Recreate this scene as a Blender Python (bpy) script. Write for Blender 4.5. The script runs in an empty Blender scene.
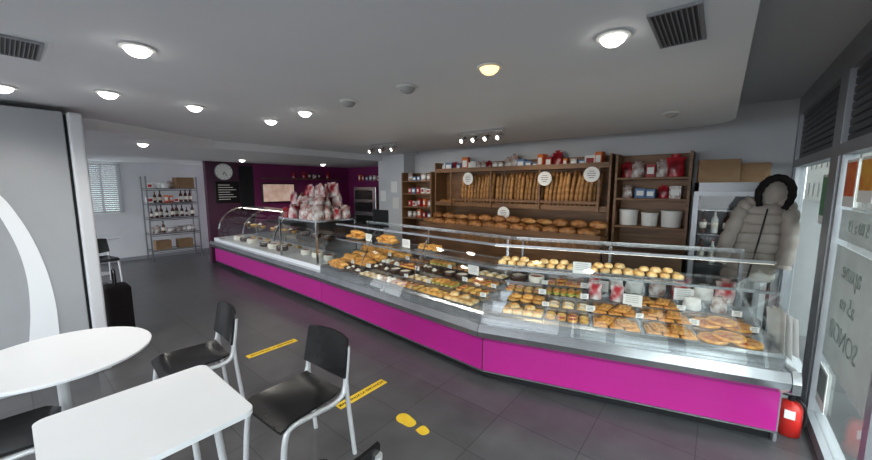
import bpy, bmesh, math, random
from mathutils import Vector, Matrix
random.seed(7)
R=math.radians
COL=bpy.context.scene.collection
# ---------------------------------------------------------------- materials
def mat(name,c,rough=.5,metal=0,c2=None,scale=8,bump=0,emit=None,es=0,var=0,bscale=None,coat=0,detail=4,spec=None):
    m=bpy.data.materials.new(name); m.use_nodes=True
    nt=m.node_tree; b=nt.nodes['Principled BSDF']
    b.inputs['Base Color'].default_value=(*c,1); b.inputs['Roughness'].default_value=rough
    b.inputs['Metallic'].default_value=metal
    if spec is not None: b.inputs['Specular IOR Level'].default_value=spec
    if coat: b.inputs['Coat Weight'].default_value=coat
    tc=nt.nodes.new('ShaderNodeTexCoord')
    last=None
    if c2 is not None:
        n=nt.nodes.new('ShaderNodeTexNoise'); n.inputs['Scale'].default_value=scale; n.inputs['Detail'].default_value=detail
        nt.links.new(tc.outputs['Object'],n.inputs['Vector'])
        cr=nt.nodes.new('ShaderNodeValToRGB')
        cr.color_ramp.elements[0].position=.35; cr.color_ramp.elements[1].position=.65
        cr.color_ramp.elements[0].color=(*c,1); cr.color_ramp.elements[1].color=(*c2,1)
        nt.links.new(n.outputs['Fac'],cr.inputs['Fac']); last=cr.outputs['Color']
    if var:
        oi=nt.nodes.new('ShaderNodeObjectInfo'); mr=nt.nodes.new('ShaderNodeMapRange')
        mr.inputs['To Min'].default_value=1-var; mr.inputs['To Max'].default_value=1+var
        nt.links.new(oi.outputs['Random'],mr.inputs['Value'])
        h=nt.nodes.new('ShaderNodeHueSaturation')
        nt.links.new(mr.outputs['Result'],h.inputs['Value'])
        if last: nt.links.new(last,h.inputs['Color'])
        else: h.inputs['Color'].default_value=(*c,1)
        last=h.outputs['Color']
    if last: nt.links.new(last,b.inputs['Base Color'])
    if bump:
        n2=nt.nodes.new('ShaderNodeTexNoise'); n2.inputs['Scale'].default_value=bscale or scale*2
        nt.links.new(tc.outputs['Object'],n2.inputs['Vector'])
        bp=nt.nodes.new('ShaderNodeBump'); bp.inputs['Strength'].default_value=bump; bp.inputs['Distance'].default_value=.01
        nt.links.new(n2.outputs['Fac'],bp.inputs['Height']); nt.links.new(bp.outputs['Normal'],b.inputs['Normal'])
    if emit:
        b.inputs['Emission Color'].default_value=(*emit,1); b.inputs['Emission Strength'].default_value=es
    return m
def glassmat(name,tint=(.975,.985,.98),f=.55,base=.0,mx_=.45):
    m=bpy.data.materials.new(name); m.use_nodes=True; nt=m.node_tree; nt.nodes.clear()
    o=nt.nodes.new('ShaderNodeOutputMaterial'); mx=nt.nodes.new('ShaderNodeMixShader')
    t=nt.nodes.new('ShaderNodeBsdfTransparent'); t.inputs[0].default_value=(*tint,1)
    g=nt.nodes.new('ShaderNodeBsdfGlossy'); g.inputs['Roughness'].default_value=.02
    ge=nt.nodes.new('ShaderNodeNewGeometry')
    io=nt.nodes.new('ShaderNodeMapRange'); io.inputs['To Min'].default_value=1.45; io.inputs['To Max'].default_value=1/1.45
    nt.links.new(ge.outputs['Backfacing'],io.inputs['Value'])
    fr=nt.nodes.new('ShaderNodeFresnel'); nt.links.new(io.outputs['Result'],fr.inputs['IOR'])
    ma=nt.nodes.new('ShaderNodeMath'); ma.operation='MULTIPLY_ADD'; ma.inputs[1].default_value=f; ma.inputs[2].default_value=base
    mi=nt.nodes.new('ShaderNodeMath'); mi.operation='MINIMUM'; mi.inputs[1].default_value=mx_
    nt.links.new(fr.outputs[0],ma.inputs[0]); nt.links.new(ma.outputs[0],mi.inputs[0]); nt.links.new(mi.outputs[0],mx.inputs[0])
    nt.links.new(t.outputs[0],mx.inputs[1]); nt.links.new(g.outputs[0],mx.inputs[2]); nt.links.new(mx.outputs[0],o.inputs[0])
    return m
def frostmat(name,c,k):
    m=bpy.data.materials.new(name); m.use_nodes=True; nt=m.node_tree; nt.nodes.clear()
    o=nt.nodes.new('ShaderNodeOutputMaterial'); mx=nt.nodes.new('ShaderNodeMixShader'); mx.inputs[0].default_value=k
    t=nt.nodes.new('ShaderNodeBsdfTransparent'); d=nt.nodes.new('ShaderNodeBsdfDiffuse')
    n=nt.nodes.new('ShaderNodeTexNoise'); n.inputs['Scale'].default_value=4
    cr=nt.nodes.new('ShaderNodeValToRGB'); cr.color_ramp.elements[0].color=(*[q*.7 for q in c],1); cr.color_ramp.elements[1].color=(*c,1)
    nt.links.new(n.outputs['Fac'],cr.inputs[0]); nt.links.new(cr.outputs[0],d.inputs[0])
    nt.links.new(t.outputs[0],mx.inputs[1]); nt.links.new(d.outputs[0],mx.inputs[2]); nt.links.new(mx.outputs[0],o.inputs[0]); return m
def floormat():
    m=bpy.data.materials.new('floor_tile'); m.use_nodes=True; nt=m.node_tree; b=nt.nodes['Principled BSDF']
    tc=nt.nodes.new('ShaderNodeTexCoord'); br=nt.nodes.new('ShaderNodeTexBrick')
    br.offset=0; br.inputs['Scale'].default_value=1; br.inputs['Mortar Size'].default_value=.003
    br.inputs['Mortar Smooth'].default_value=0
    br.inputs['Brick Width'].default_value=.6; br.inputs['Row Height'].default_value=.45
    br.inputs['Color1'].default_value=(.080,.080,.085,1); br.inputs['Color2'].default_value=(.094,.094,.099,1)
    br.inputs['Mortar'].default_value=(.035,.035,.038,1)
    nt.links.new(tc.outputs['Object'],br.inputs['Vector'])
    n=nt.nodes.new('ShaderNodeTexNoise'); n.inputs['Scale'].default_value=4; n.inputs['Detail'].default_value=8
    nt.links.new(tc.outputs['Object'],n.inputs['Vector'])
    mx=nt.nodes.new('ShaderNodeMixRGB'); mx.blend_type='OVERLAY'; mx.inputs[0].default_value=.4
    nt.links.new(br.outputs['Color'],mx.inputs[1]); nt.links.new(n.outputs['Fac'],mx.inputs[2])
    nt.links.new(mx.outputs[0],b.inputs['Base Color'])
    rr=nt.nodes.new('ShaderNodeMapRange'); rr.inputs['To Min'].default_value=.25; rr.inputs['To Max'].default_value=.42
    nt.links.new(n.outputs['Fac'],rr.inputs['Value']); nt.links.new(rr.outputs[0],b.inputs['Roughness'])
    return m
def woodmat(name,c,c2,ax=(1,12,12)):
    m=mat(name,c,.5); nt=m.node_tree; b=nt.nodes['Principled BSDF']
    tc=nt.nodes.new('ShaderNodeTexCoord'); mp=nt.nodes.new('ShaderNodeMapping'); mp.inputs['Scale'].default_value=ax
    n=nt.nodes.new('ShaderNodeTexNoise'); n.inputs['Scale'].default_value=2.5; n.inputs['Detail'].default_value=6
    cr=nt.nodes.new('ShaderNodeValToRGB'); cr.color_ramp.elements[0].color=(*c,1); cr.color_ramp.elements[1].color=(*c2,1)
    cr.color_ramp.elements[0].position=.3; cr.color_ramp.elements[1].position=.7
    nt.links.new(tc.outputs['Object'],mp.inputs[0]); nt.links.new(mp.outputs[0],n.inputs['Vector'])
    nt.links.new(n.outputs['Fac'],cr.inputs[0]); nt.links.new(cr.outputs[0],b.inputs['Base Color'])
    return m
M=dict(
 wall=mat('wall_paint',(.57,.58,.60),.8,c2=(.61,.62,.64),scale=2,bump=.05,bscale=90),
 ceil=mat('ceiling_paint',(.75,.76,.78),.85,c2=(.78,.79,.81),scale=1.2),
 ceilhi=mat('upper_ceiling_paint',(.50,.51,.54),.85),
 purple=mat('purple_paint',(.17,.011,.09),.55,c2=(.20,.014,.11),scale=2),
 purpled=mat('dark_plum_paint',(.055,.010,.035),.5,c2=(.065,.012,.04),scale=2),
 magenta=mat('magenta_laminate',(.42,.012,.22),.34,c2=(.45,.014,.24),scale=1.5,coat=.15),
 steel=mat('brushed_steel',(.44,.45,.47),.25,.95,c2=(.52,.53,.55),scale=6),
 steeld=mat('dark_steel',(.17,.175,.185),.35,.9),
 chrome=mat('chrome',(.66,.67,.69),.15,1),
 alu=mat('aluminium_frame',(.30,.31,.33),.4,.5),
 frame=mat('chair_frame_grey',(.60,.61,.63),.35,.3),
 black=mat('black_plastic',(.010,.010,.011),.22,c2=(.014,.014,.015),scale=20,spec=.28),
 blackm=mat('black_matte',(.015,.015,.017),.7,spec=.2),
 grey=mat('grey_panel',(.22,.22,.24),.5),
 white=mat('white_laminate',(.80,.82,.85),.35,c2=(.82,.84,.87),scale=3),
 cream=mat('white_plastic',(.75,.75,.72),.45),
 paper=mat('paper',(.86,.86,.84),.8),
 letter=mat('grey_green_vinyl',(.24,.28,.26),.6),
 frost=frostmat('frosted_poster',(.60,.63,.61),.6),
 slat=mat('shutter_slat',(.07,.075,.085),.55),
 blind=mat('grey_blind',(.40,.41,.44),.6),
 vent=mat('vent_dark',(.05,.05,.055),.6),
 yellow=mat('yellow_tape',(.88,.60,.03),.6,c2=(.80,.52,.03),scale=15),
 red=mat('red_enamel',(.55,.02,.015),.35),
 redb=mat('red_card',(.45,.02,.02),.5,var=.3),
 orange=mat('orange_card',(.75,.20,.03),.5,c2=(.60,.04,.02),scale=9),
 amber=mat('amber_card',(.80,.45,.05),.5,c2=(.75,.22,.03),scale=12),
 blue=mat('blue_card',(.10,.2,.38),.5),
 green=mat('green_card',(.10,.30,.12),.5),
 card=mat('cardboard',(.24,.14,.07),.8,c2=(.29,.18,.095),scale=5),
 crust=mat('golden_crust',(.55,.22,.035),.42,c2=(.85,.47,.12),scale=22,bump=.3,var=.25),
 darkc=mat('dark_crust',(.20,.07,.018),.5,c2=(.46,.21,.07),scale=16,bump=.4,var=.28),
 pale=mat('pale_dough',(.70,.40,.12),.5,c2=(.90,.70,.38),scale=18,bump=.2,var=.2),
 bag=mat('baguette_crust',(.22,.085,.024),.55,c2=(.52,.27,.09),scale=12,bump=.5,var=.35),
 choc=mat('chocolate_glaze',(.04,.016,.008),.25,c2=(.06,.025,.012),scale=20,var=.2),
 creamf=mat('whipped_cream',(.88,.83,.72),.5),
 berry=mat('berry_filling',(.35,.02,.015),.25,c2=(.60,.07,.02),scale=40),
 custard=mat('custard_filling',(.85,.50,.06),.35,c2=(.92,.65,.15),scale=30),
 lettuce=mat('lettuce',(.12,.30,.04),.5,c2=(.3,.5,.08),scale=30),
 pizza=mat('pizza_topping',(.55,.07,.015),.5,c2=(.85,.5,.16),scale=30,bump=.3),
 focac=mat('flatbread_top',(.85,.48,.12),.5,c2=(.52,.18,.035),scale=45,bump=.3,var=.15),
 wrap=mat('red_white_wrap',(.42,.015,.025),.3,c2=(.8,.76,.74),scale=9,var=.25,detail=1),
 wrapd=mat('dark_red_wrap',(.16,.008,.014),.25,c2=(.40,.02,.03),scale=12,var=.3,detail=1),
 wrap2=mat('silver_wrap',(.6,.58,.56),.3,c2=(.25,.13,.10),scale=18,detail=1),
 cello=mat('cellophane_wrap',(.66,.60,.56),.15,c2=(.30,.08,.07),scale=14,detail=2,bump=.5,bscale=30),
 coat=mat('puffer_fabric',(.24,.21,.185),.6,c2=(.31,.275,.245),scale=6,bump=.4,bscale=18),
 fur=mat('black_fur',(.014,.012,.012),.95,bump=.5,scale=60,bscale=90,spec=.1),
 wine=mat('dark_bottle_glass',(.05,.012,.01),.12,c2=(.09,.03,.015),scale=3,var=.5),
 label=mat('bottle_label',(.75,.7,.6),.7),
 clay=mat('beige_facade',(.13,.12,.105),.85,c2=(.085,.083,.08),scale=1),
 pave=mat('pavement',(.075,.075,.077),.85,c2=(.055,.055,.057),scale=3),
 lampon=mat('lamp_lens_on',(1,1,1),.4,emit=(1,.97,.9),es=9),
 lampwarm=mat('lamp_lens_warm',(.9,.6,.2),.4,emit=(1,.72,.30),es=2.2),
 lampoff=mat('lamp_lens_off',(.35,.35,.34),.2),
 led=mat('led_strip',(1,1,1),.4,emit=(1,.90,.75),es=9),
 screen=mat('lit_picture',(.5,.3,.2),.4,c2=(.8,.7,.6),scale=5,emit=(.75,.5,.4),es=.35),
 swoosh=mat('pale_panel',(.56,.57,.60),.4),
 panel=mat('grey_machine_door',(.31,.32,.34),.4,c2=(.34,.35,.37),scale=2),
 glass=glassmat('display_glass'),
 wglass=glassmat('window_glass',(.86,.90,.88),.5,.02,.35),
 floor=floormat(),
 wood=woodmat('oak_shelf',(.125,.055,.021),(.26,.128,.052)),
 woodd=woodmat('brown_wood',(.07,.035,.016),(.14,.075,.035)),
)
# ---------------------------------------------------------------- mesh helpers
def box(bm,x0,x1,y0,y1,z0,z1,bev=0,seg=2):
    r=bmesh.ops.create_cube(bm,size=1,matrix=Matrix.Translation(((x0+x1)/2,(y0+y1)/2,(z0+z1)/2))@Matrix.Diagonal((x1-x0,y1-y0,z1-z0,1)))
    if bev:
        es=list({e for v in r['verts'] for e in v.link_edges})
        bmesh.ops.bevel(bm,geom=es,offset=bev,segments=seg,affect='EDGES',profile=.5)
def smoothpts(p,k=5):
    p=[Vector(q) for q in p]; out=[]
    for i in range(len(p)-1):
        a=p[max(i-1,0)];b=p[i];c=p[i+1];d=p[min(i+2,len(p)-1)]
        for j in range(k):
            t=j/k
            out.append(.5*((2*b)+(c-a)*t+(2*a-5*b+4*c-d)*t*t+(3*b-a-3*c+d)*t**3))
    out.append(p[-1]); return out
def sweep(bm,pts,rad,n=8,sx=1,sy=1,up=None):
    pts=[Vector(p) for p in pts]
    if not hasattr(rad,'__len__'): rad=[rad]*len(pts)
    T=[(pts[min(i+1,len(pts)-1)]-pts[max(i-1,0)]).normalized() for i in range(len(pts))]
    N=Vector(up) if up else (Vector((0,0,1)) if abs(T[0].z)<.9 else Vector((1,0,0)))
    rings=[]
    for i,p in enumerate(pts):
        N=(N-T[i]*N.dot(T[i])).normalized(); B=T[i].cross(N)
        rings.append([bm.verts.new(p+(N*math.sin(2*math.pi*k/n)*sy+B*math.cos(2*math.pi*k/n)*sx)*rad[i]) for k in range(n)])
    for a,b in zip(rings,rings[1:]):
        for k in range(n): bm.faces.new((a[k],a[(k+1)%n],b[(k+1)%n],b[k]))
    bm.faces.new(rings[0][::-1]); bm.faces.new(rings[-1])
def cyl(bm,p0,p1,r,n=12): sweep(bm,[p0,p1],r,n)
def lathe(bm,prof,n=20,c=(0,0,0),sx=1,sy=1,wob=None,sh=None):
    rings=[]
    for r,z in prof:
        ox=sh(z) if sh else 0
        rings.append([bm.verts.new((c[0]+ox+max(r,1e-4)*sx*math.cos(2*math.pi*k/n)*(1+(wob(k/n,z) if wob else 0)),c[1]+max(r,1e-4)*sy*math.sin(2*math.pi*k/n)*(1+(wob(k/n,z) if wob else 0)),c[2]+z)) for k in range(n)])
    for a,b in zip(rings,rings[1:]):
        for k in range(n): bm.faces.new((a[k],a[(k+1)%n],b[(k+1)%n],b[k]))
    bm.faces.new(rings[0][::-1]); bm.faces.new(rings[-1])
def prism(bm,prof,P,Q,mP,mQ):
    a=[bm.verts.new((P[0]+mP[0]*d,P[1]+mP[1]*d,z)) for d,z in prof]
    b=[bm.verts.new((Q[0]+mQ[0]*d,Q[1]+mQ[1]*d,z)) for d,z in prof]
    n=len(prof)
    for k in range(n): bm.faces.new((a[k],a[(k+1)%n],b[(k+1)%n],b[k]))
    bm.faces.new(a[::-1]); bm.faces.new(b)
def slab(b,pr,z0,z1):
    lo=[b.verts.new((x,y,z0)) for x,y in pr]; hi=[b.verts.new((x,y,z1)) for x,y in pr]
    for k in range(len(pr)): b.faces.new((lo[k],lo[(k+1)%len(pr)],hi[(k+1)%len(pr)],hi[k]))
    b.faces.new(lo); b.faces.new(hi[::-1])
def strip(pts,th):
    out=[];back=[]
    for i,p in enumerate(pts):
        a=Vector(pts[max(i-1,0)]);b=Vector(pts[min(i+1,len(pts)-1)])
        t=(b-a).normalized(); nn=Vector((-t.y,t.x))
        out.append(tuple(p)); back.append((p[0]-nn.x*th,p[1]-nn.y*th))
    return out+back[::-1]
def meta(o,label=None,category=None,group=None,kind=None):
    if label:o['label']=label
    if category:o['category']=category
    if group:o['group']=group
    if kind:o['kind']=kind
def mk(name,bm,m,parent=None,smooth=False,auto=True,mods=None,**kw):
    bmesh.ops.recalc_face_normals(bm,faces=bm.faces)
    me=bpy.data.meshes.new(name); 
    xs=[v.co for v in bm.verts]
    c=Vector(((min(v.x for v in xs)+max(v.x for v in xs))/2,(min(v.y for v in xs)+max(v.y for v in xs))/2,min(v.z for v in xs)))
    if kw.get('kind')=='structure' or not auto: c=Vector((0,0,0))
    for v in bm.verts: v.co-=c
    bm.to_mesh(me); bm.free()
    if smooth:
        for p in me.polygons: p.use_smooth=True
        if hasattr(me,'set_sharp_from_angle'): me.set_sharp_from_angle(angle=R(42))
    me.materials.append(M[m] if isinstance(m,str) else m)
    o=bpy.data.objects.new(name,me); COL.objects.link(o); o.location=c
    if parent:
        o.parent=parent; o.location=c-parent.location
    meta(o,**kw); return o
def root(name,loc,**kw):
    o=bpy.data.objects.new(name,None); o.empty_display_size=.1; o.location=loc; COL.objects.link(o); meta(o,**kw); return o
USED=set()
def clone(o,parent=None):
    c=o.copy(); COL.objects.link(c)
    if parent: c.parent=parent; c.matrix_parent_inverse=o.matrix_parent_inverse
    for k in o.children: clone(k,c)
    return c
def inst(t,loc,rz=0,sc=1,rx=0,ry=0,**kw):
    if t.name in USED: c=clone(t)
    else: c=t; USED.add(t.name)
    c.location=loc; c.rotation_euler=(rx,ry,rz)
    c.scale=(sc,sc,sc) if not hasattr(sc,'__len__') else sc
    meta(c,**kw); return c
TPL=[]
def tpl(o): TPL.append(o); return o
def text(name,s,size,loc,rot,m,parent=None,mirror=False,ext=.0006,bold=0,**kw):
    cu=bpy.data.curves.new(name,'FONT'); cu.body=s; cu.size=size; cu.extrude=ext; cu.align_x='CENTER'; cu.align_y='CENTER'; cu.offset=bold
    t=bpy.data.objects.new('tmp',cu); COL.objects.link(t)
    bpy.context.view_layer.update()
    me=bpy.data.meshes.new_from_object(t.evaluated_get(bpy.context.evaluated_depsgraph_get()))
    bpy.data.objects.remove(t)
    if mirror: me.transform(Matrix.Diagonal((-1,1,1,1)))
    me.materials.clear(); me.materials.append(M[m])
    o=bpy.data.objects.new(name,me); COL.objects.link(o); o.rotation_euler=rot; o.location=loc
    if parent: o.parent=parent; o.location=Vector(loc)-parent.location
    meta(o,**kw); return o
def nb(): return bmesh.new()
# ---------------------------------------------------------------- room shell
H=2.45; HL=2.33; HU=2.75; XW=.62; YN=5.8; YS=-2.6; XF=-10.9; XP=-6.1
b=nb(); box(b,XF-.15,XW+.12,YS-.15,6.95,-.08,0); mk('floor',b,'floor',kind='structure')
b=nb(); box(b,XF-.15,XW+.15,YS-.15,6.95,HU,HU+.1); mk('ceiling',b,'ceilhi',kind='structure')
b=nb()
pr=[(XF,YS),(.06,YS)]+[(.06-.45+.45*math.cos(R(a)),5.22-.45+.45*math.sin(R(a))) for a in range(0,91,9)]+[(-5.2,5.22),(-5.2,6.8),(XF,6.8)]
slab(b,pr,H,HU-.002); mk('ceiling',b,'ceil',kind='structure')
b=nb(); slab(b,[(XF,YS),(-5.13,YS),(-5.13,.7),(-6.0,2.1),(-6.0,5.449),(XP-.001,5.449),(XP-.001,6.799),(XF,6.799)],HL,H-.0005); mk('trim_1',b,'ceil',kind='structure')
b=nb(); box(b,-5.3,XW+.12,YN,YN+.15,0,HU); box(b,XP,-5.3,YN-.35,YN+.15,0,HU); mk('wall_north',b,'wall',kind='structure')
b=nb(); box(b,-9.15,XP,6.8,6.95,0,HU); box(b,XP,XP+.15,YN+.15,6.95,0,HU); mk('wall_recess',b,'purple',kind='structure')
b=nb(); box(b,-9.15,-9.0,3.95,6.8,0,HU); mk('wall_purple',b,'purple',kind='structure')
b=nb(); box(b,-9.15,-9.0,2.92,3.95,0,HU); mk('wall_plum',b,'purpled',kind='structure')
b=nb()
box(b,XF-.15,XF,YS,1.15,0,HU); box(b,XF-.15,XF,1.75,6.95,0,HU); box(b,XF-.15,XF,1.15,1.75,0,1.15); box(b,XF-.15,XF,1.15,1.75,2.28,HU)
mk('wall_west',b,'wall',kind='structure')
b=nb()
box(b,XF-.15,XW+.12,YS-.15,YS,0,.25); box(b,XF-.15,XW+.12,YS-.15,YS,2.42,HU)
SX=(-10.9,-7.2,-4.6,-2.2,.45)
for x in SX: box(b,x-.12,x+.12,YS-.15,YS,.25,2.42)
mk('wall_south',b,'wall',kind='structure')
def portal(loc,rot,sx,sy):
    l=bpy.data.lights.new('daylight_portal','AREA'); l.shape='RECTANGLE'; l.size=sx; l.size_y=sy; l.cycles.is_portal=True
    o=bpy.data.objects.new('daylight_portal',l); COL.objects.link(o); o.location=loc; o.rotation_euler=rot
for i in range(0,4): portal(((SX[i]+SX[i+1])/2,YS-.16,1.33),(R(90),0,0),SX[i+1]-SX[i]-.24,2.17)
portal((XW+.13,1.55,1.1),(0,R(90),0),2.1,8.3)
portal((XF-.16,1.45,1.72),(0,R(-90),0),1.13,.6)
w=nb(); 
for y in (1.15,1.43,1.72): box(w,XF-.1,XF-.03,y,y+.035,1.15,2.28)
box(w,XF-.1,XF-.03,1.15,1.75,1.15,1.19); box(w,XF-.1,XF-.03,1.15,1.75,2.24,2.28)
wo=mk('window_3',w,'cream',kind='structure')
w=nb(); box(w,XF-.075,XF-.068,1.18,1.73,1.18,2.25); mk('glass_pane',w,'wglass',parent=wo)
b=nb()
for i in range(24): 
    z=1.17+i*.046
    bmesh.ops.create_cube(b,size=1,matrix=Matrix.Translation((XF+.03,1.45,z+.02))@Matrix.Rotation(R(26),4,'Y')@Matrix.Diagonal((.004,.66,.047,1)))
mk('window_blind',b,'blind',label='grey slatted window blind over the small far window',category='blind')
b=nb(); box(b,XF,XF+.012,YS,6.8,0,.08); mk('baseboard_west',b,'grey',kind='structure')
# window wall (east)
posts=[(-2.6,-2.45),(-.6,-.5),(1.35,1.45),(3.72,3.95),(5.68,5.8)]
k=0
for i in range(4):
    y0=posts[i][1]; y1=posts[i+1][0]; k+=1
    w=nb()
    box(w,XW,XW+.1,posts[i][0],y0,0,HU,.004)
    if i==3: box(w,XW,XW+.1,posts[4][0],posts[4][1],0,HU)
    box(w,XW,XW+.1,y0,y1,0,.09); box(w,XW,XW+.1,y0,y1,1.97,2.05); box(w,XW,XW+.1,y0,y1,2.55,HU)
    box(w,XW+.01,XW+.08,y0,y0+.06,.09,1.97); box(w,XW+.01,XW+.08,y1-.06,y1,.09,1.97)
    if i==2: box(w,XW+.01,XW+.08,2.48,2.56,.09,1.97)
    wo=mk('window_%d'%(k+3),w,'alu',kind='structure')
    w=nb(); box(w,XW+.04,XW+.048,y0+.05,y1-.05,.09,1.98); mk('glass_pane',w,'wglass',parent=wo)
    s=nb(); 
    for j in range(9):
        z=2.06+j*.054; box(s,XW+.03,XW+.065,y0+.01,y1-.01,z,z+.046,.006,1)
    box(s,XW+.07,XW+.075,y0+.01,y1-.01,2.055,2.545)
    mk('roller_shutter',s,'slat',label='dark slatted roller shutter panel above the shop window',category='shutter',group='roller shutters above the windows')
b=nb(); box(b,XW+.12,40,-25,80,-.3,-.1); box(b,-30,XW+.12,-25,YS-.16,-.3,-.1); mk('pavement',b,'pave',kind='structure')
b=nb(); box(b,9,10,6,70,-.1,9)
for yy in range(7,68,3):
    for zz in (.6,4): box(b,8.9,9.02,yy,yy+1.4,zz,zz+1.6)
mk('street_building',b,'clay',label='beige facade across the street with plain windows',category='building')
for y0_,y1_,z0_,z1_ in ((2.66,3.62,.56,1.36),(2.66,3.62,1.40,1.60)):
    b=nb(); box(b,XW+.036,XW+.0385,y0_,y1_,z0_,z1_); mk('translucent_poster',b,'frost',label='translucent pale poster with mirrored writing on window',category='poster',group='translucent window posters')
T=[('apane',1.22,.17),('a5 ea',1.02,.15),('SONOB',.80,.18),('5 00 a 19',1.50,.11)]
for s,z,sz in T:
    text('window_lettering',s,sz,(XW+.032,3.20,z),(R(90),0,R(-90)),'letter',mirror=True,label='pale grey green mirrored lettering on the shop window',category='lettering',group='lettering on the shop window')
for y0_,y1_,z0_,z1_,lb,mm in ((3.36,3.62,1.62,1.93,'white poster with orange and red picture on window','orange'),(3.02,3.30,1.66,1.93,'amber and red printed card on the window glass','amber'),(3.36,3.60,.22,.50,'small white notice low on the window glass','letter'),(4.05,4.30,1.45,1.85,'green and white printed notice on the window glass','green')):
    b=nb(); box(b,XW+.030,XW+.034,y0_,y1_,z0_,z1_); p=mk('poster',b,'paper',label=lb,category='poster')
    b=nb(); box(b,XW+.027,XW+.0295,y0_+.02,y1_-.02,z0_+.07,z1_-.02); mk('picture_patch',b,mm,parent=p,label='printed picture')
# ---------------------------------------------------------------- ceiling fittings
def downlight(x,y,state,sz=1,z=H):
    r=root('recessed_downlight',(x,y,z-.05),label={'on':'round recessed ceiling light glowing white','warm':'round recessed ceiling light glowing warm yellow','off':'round recessed ceiling light, switched off'}[state],category='ceiling light',group='downlights in the ceiling')
    b=nb(); lathe(b,[(.066,.05),(.075,.046),(.075,.040),(.058,.036)],24,(x,y,z-.05)); 
    mk('trim_ring',b,'cream',parent=r,smooth=True)
    b=nb(); lathe(b,[(.010,0),(.030,.006),(.048,.02),(.057,.037),(.057,.044)],24,(x,y,z-.05))
    mk('lens',b,{'on':'lampon','warm':'lampwarm','off':'lampoff'}[state],parent=r,smooth=True)
    if state!='off':
        l=bpy.data.lights.new('bulb','SPOT'); l.energy=24 if state=='on' else 10; l.spot_size=R(150); l.spot_blend=1; l.shadow_soft_size=.06
        l.color=(1,.94,.85) if state=='on' else (1,.75,.4)
        o=bpy.data.objects.new('bulb',l); COL.objects.link(o); o.parent=r; o.location=(0,0,-.02)
for i,st in enumerate(['on','warm','off','off','on','on']): downlight(-.445-.66*i,1.86,st)
downlight(-2.34,.50,'on'); downlight(-3.60,.57,'on'); downlight(-3.62,1.13,'on'); downlight(-3.95,.07,'on')
downlight(-6.05,1.25,'on',z=HL); downlight(-.42,4.05,'off'); downlight(-8.0,3.3,'on',z=HL); downlight(-7.9,5.2,'on',z=HL)  # last two downlights are added, to brighten the plum and purple end
def vent(x0,x1,y0,y1,alongy):
    r=root('ceiling_vent',((x0+x1)/2,(y0+y1)/2,H-.012),label='rectangular dark slatted air vent in the ceiling',category='air vent',group='ceiling vents')
    b=nb(); e=.012
    box(b,x0-e,x1+e,y0-e,y0,H-.012,H-.001); box(b,x0-e,x1+e,y1,y1+e,H-.012,H-.001); box(b,x0-e,x0,y0,y1,H-.012,H-.001); box(b,x1,x1+e,y0,y1,H-.012,H-.001)
    mk('vent_frame',b,'alu',parent=r)
    b=nb(); box(b,x0,x1,y0,y1,H-.003,H-.001)
    n=9
    for i in range(n):
        if alongy: q=x0+(x1-x0)*(i+.5)/n; box(b,q-.003,q+.003,y0,y1,H-.011,H-.003)
        else: q=y0+(y1-y0)*(i+.5)/n; box(b,x0,x1,q-.003,q+.003,H-.011,H-.003)
    mk('vent_slats',b,'vent',parent=r)
    b=nb()
    for i in range(n):
        if alongy: q=x0+(x1-x0)*(i+.5)/n+.006; box(b,q-.002,q+.002,y0,y1,H-.012,H-.010)
        else: q=y0+(y1-y0)*(i+.5)/n+.006; box(b,x0,x1,q-.002,q+.002,H-.012,H-.010)
    mk('vent_fins',b,'grey',parent=r)
vent(-.28,-.12,1.74,2.14,True); vent(-2.97,-2.64,.05,.19,False)
def track(x,y,n):
    r=root('track_light',(x,y,H-.04),label='ceiling track with small aimed spotlights',category='track light',group='track lights')
    b=nb(); box(b,x-.3,x+.3,y-.015,y+.015,H-.04,H-.001); mk('rail',b,'chrome',parent=r)
    for i in range(n):
        xx=x-.26+.52*i/(n-1)
        b=nb(); cyl(b,(xx,y,H-.04),(xx,y,H-.09),.008,8)
        sweep(b,[(xx,y+.04,H-.075),(xx,y+.0,H-.095),(xx-.02,y-.05,H-.12)],[.022,.032,.04],14)
        mk('spot_head',b,'chrome',parent=r,smooth=True)
        b=nb(); sweep(b,[(xx-.02,y-.049,H-.1195),(xx-.021,y-.054,H-.122)],[.024,.024],14); mk('spot_lens',b,'lampon',parent=r)
        l=bpy.data.lights.new('spot_bulb','SPOT'); l.energy=9; l.spot_size=R(100); l.spot_blend=.8; l.shadow_soft_size=.03; l.color=(1,.86,.66)
        o=bpy.data.objects.new('spot_bulb',l); COL.objects.link(o); o.parent=r; o.location=(xx-x,.07,-.105); o.rotation_euler=(R(50),0,0)
track(-2.35,3.81,4); track(-4.3,3.95,3)
# ---------------------------------------------------------------- display counter
PT=[(-8.8,2.92),(-4.39,2.78),(-1.565,2.60),(.42,3.165)]
def nrm(p,q):
    d=Vector(q)-Vector(p); d.normalize(); return Vector((-d.y,d.x)),d
segs=[]
ns=[nrm(PT[i],PT[i+1]) for i in range(3)]
def mitre(a,b_): return (a+b_)/(1+a.dot(b_))
for i in range(3):
    n,d=ns[i]
    segs.append(dict(P=Vector(PT[i]),Q=Vector(PT[i+1]),n=n,d=d,L=(Vector(PT[i+1])-Vector(PT[i])).length,
        mP=mitre(ns[i-1][0],n) if i>0 else n,mQ=mitre(n,ns[i+1][0]) if i<2 else n,ang=math.atan2(d.y,d.x)))
def ext(bm,prof,sg,s0=None,s1=None,g=.0):
    P=sg['P'] if s0 is None else sg['P']+sg['d']*s0; Q=sg['Q'] if s1 is None else sg['P']+sg['d']*s1
    if g: P=P+sg['d']*g; Q=Q-sg['d']*g
    prism(bm,prof,P,Q,sg['mP'] if s0 is None else sg['n'],sg['mQ'] if s1 is None else sg['n'])
def rect(d0,d1,z0,z1): return [(d0,z0),(d1,z0),(d1,z1),(d0,z1)]
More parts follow.
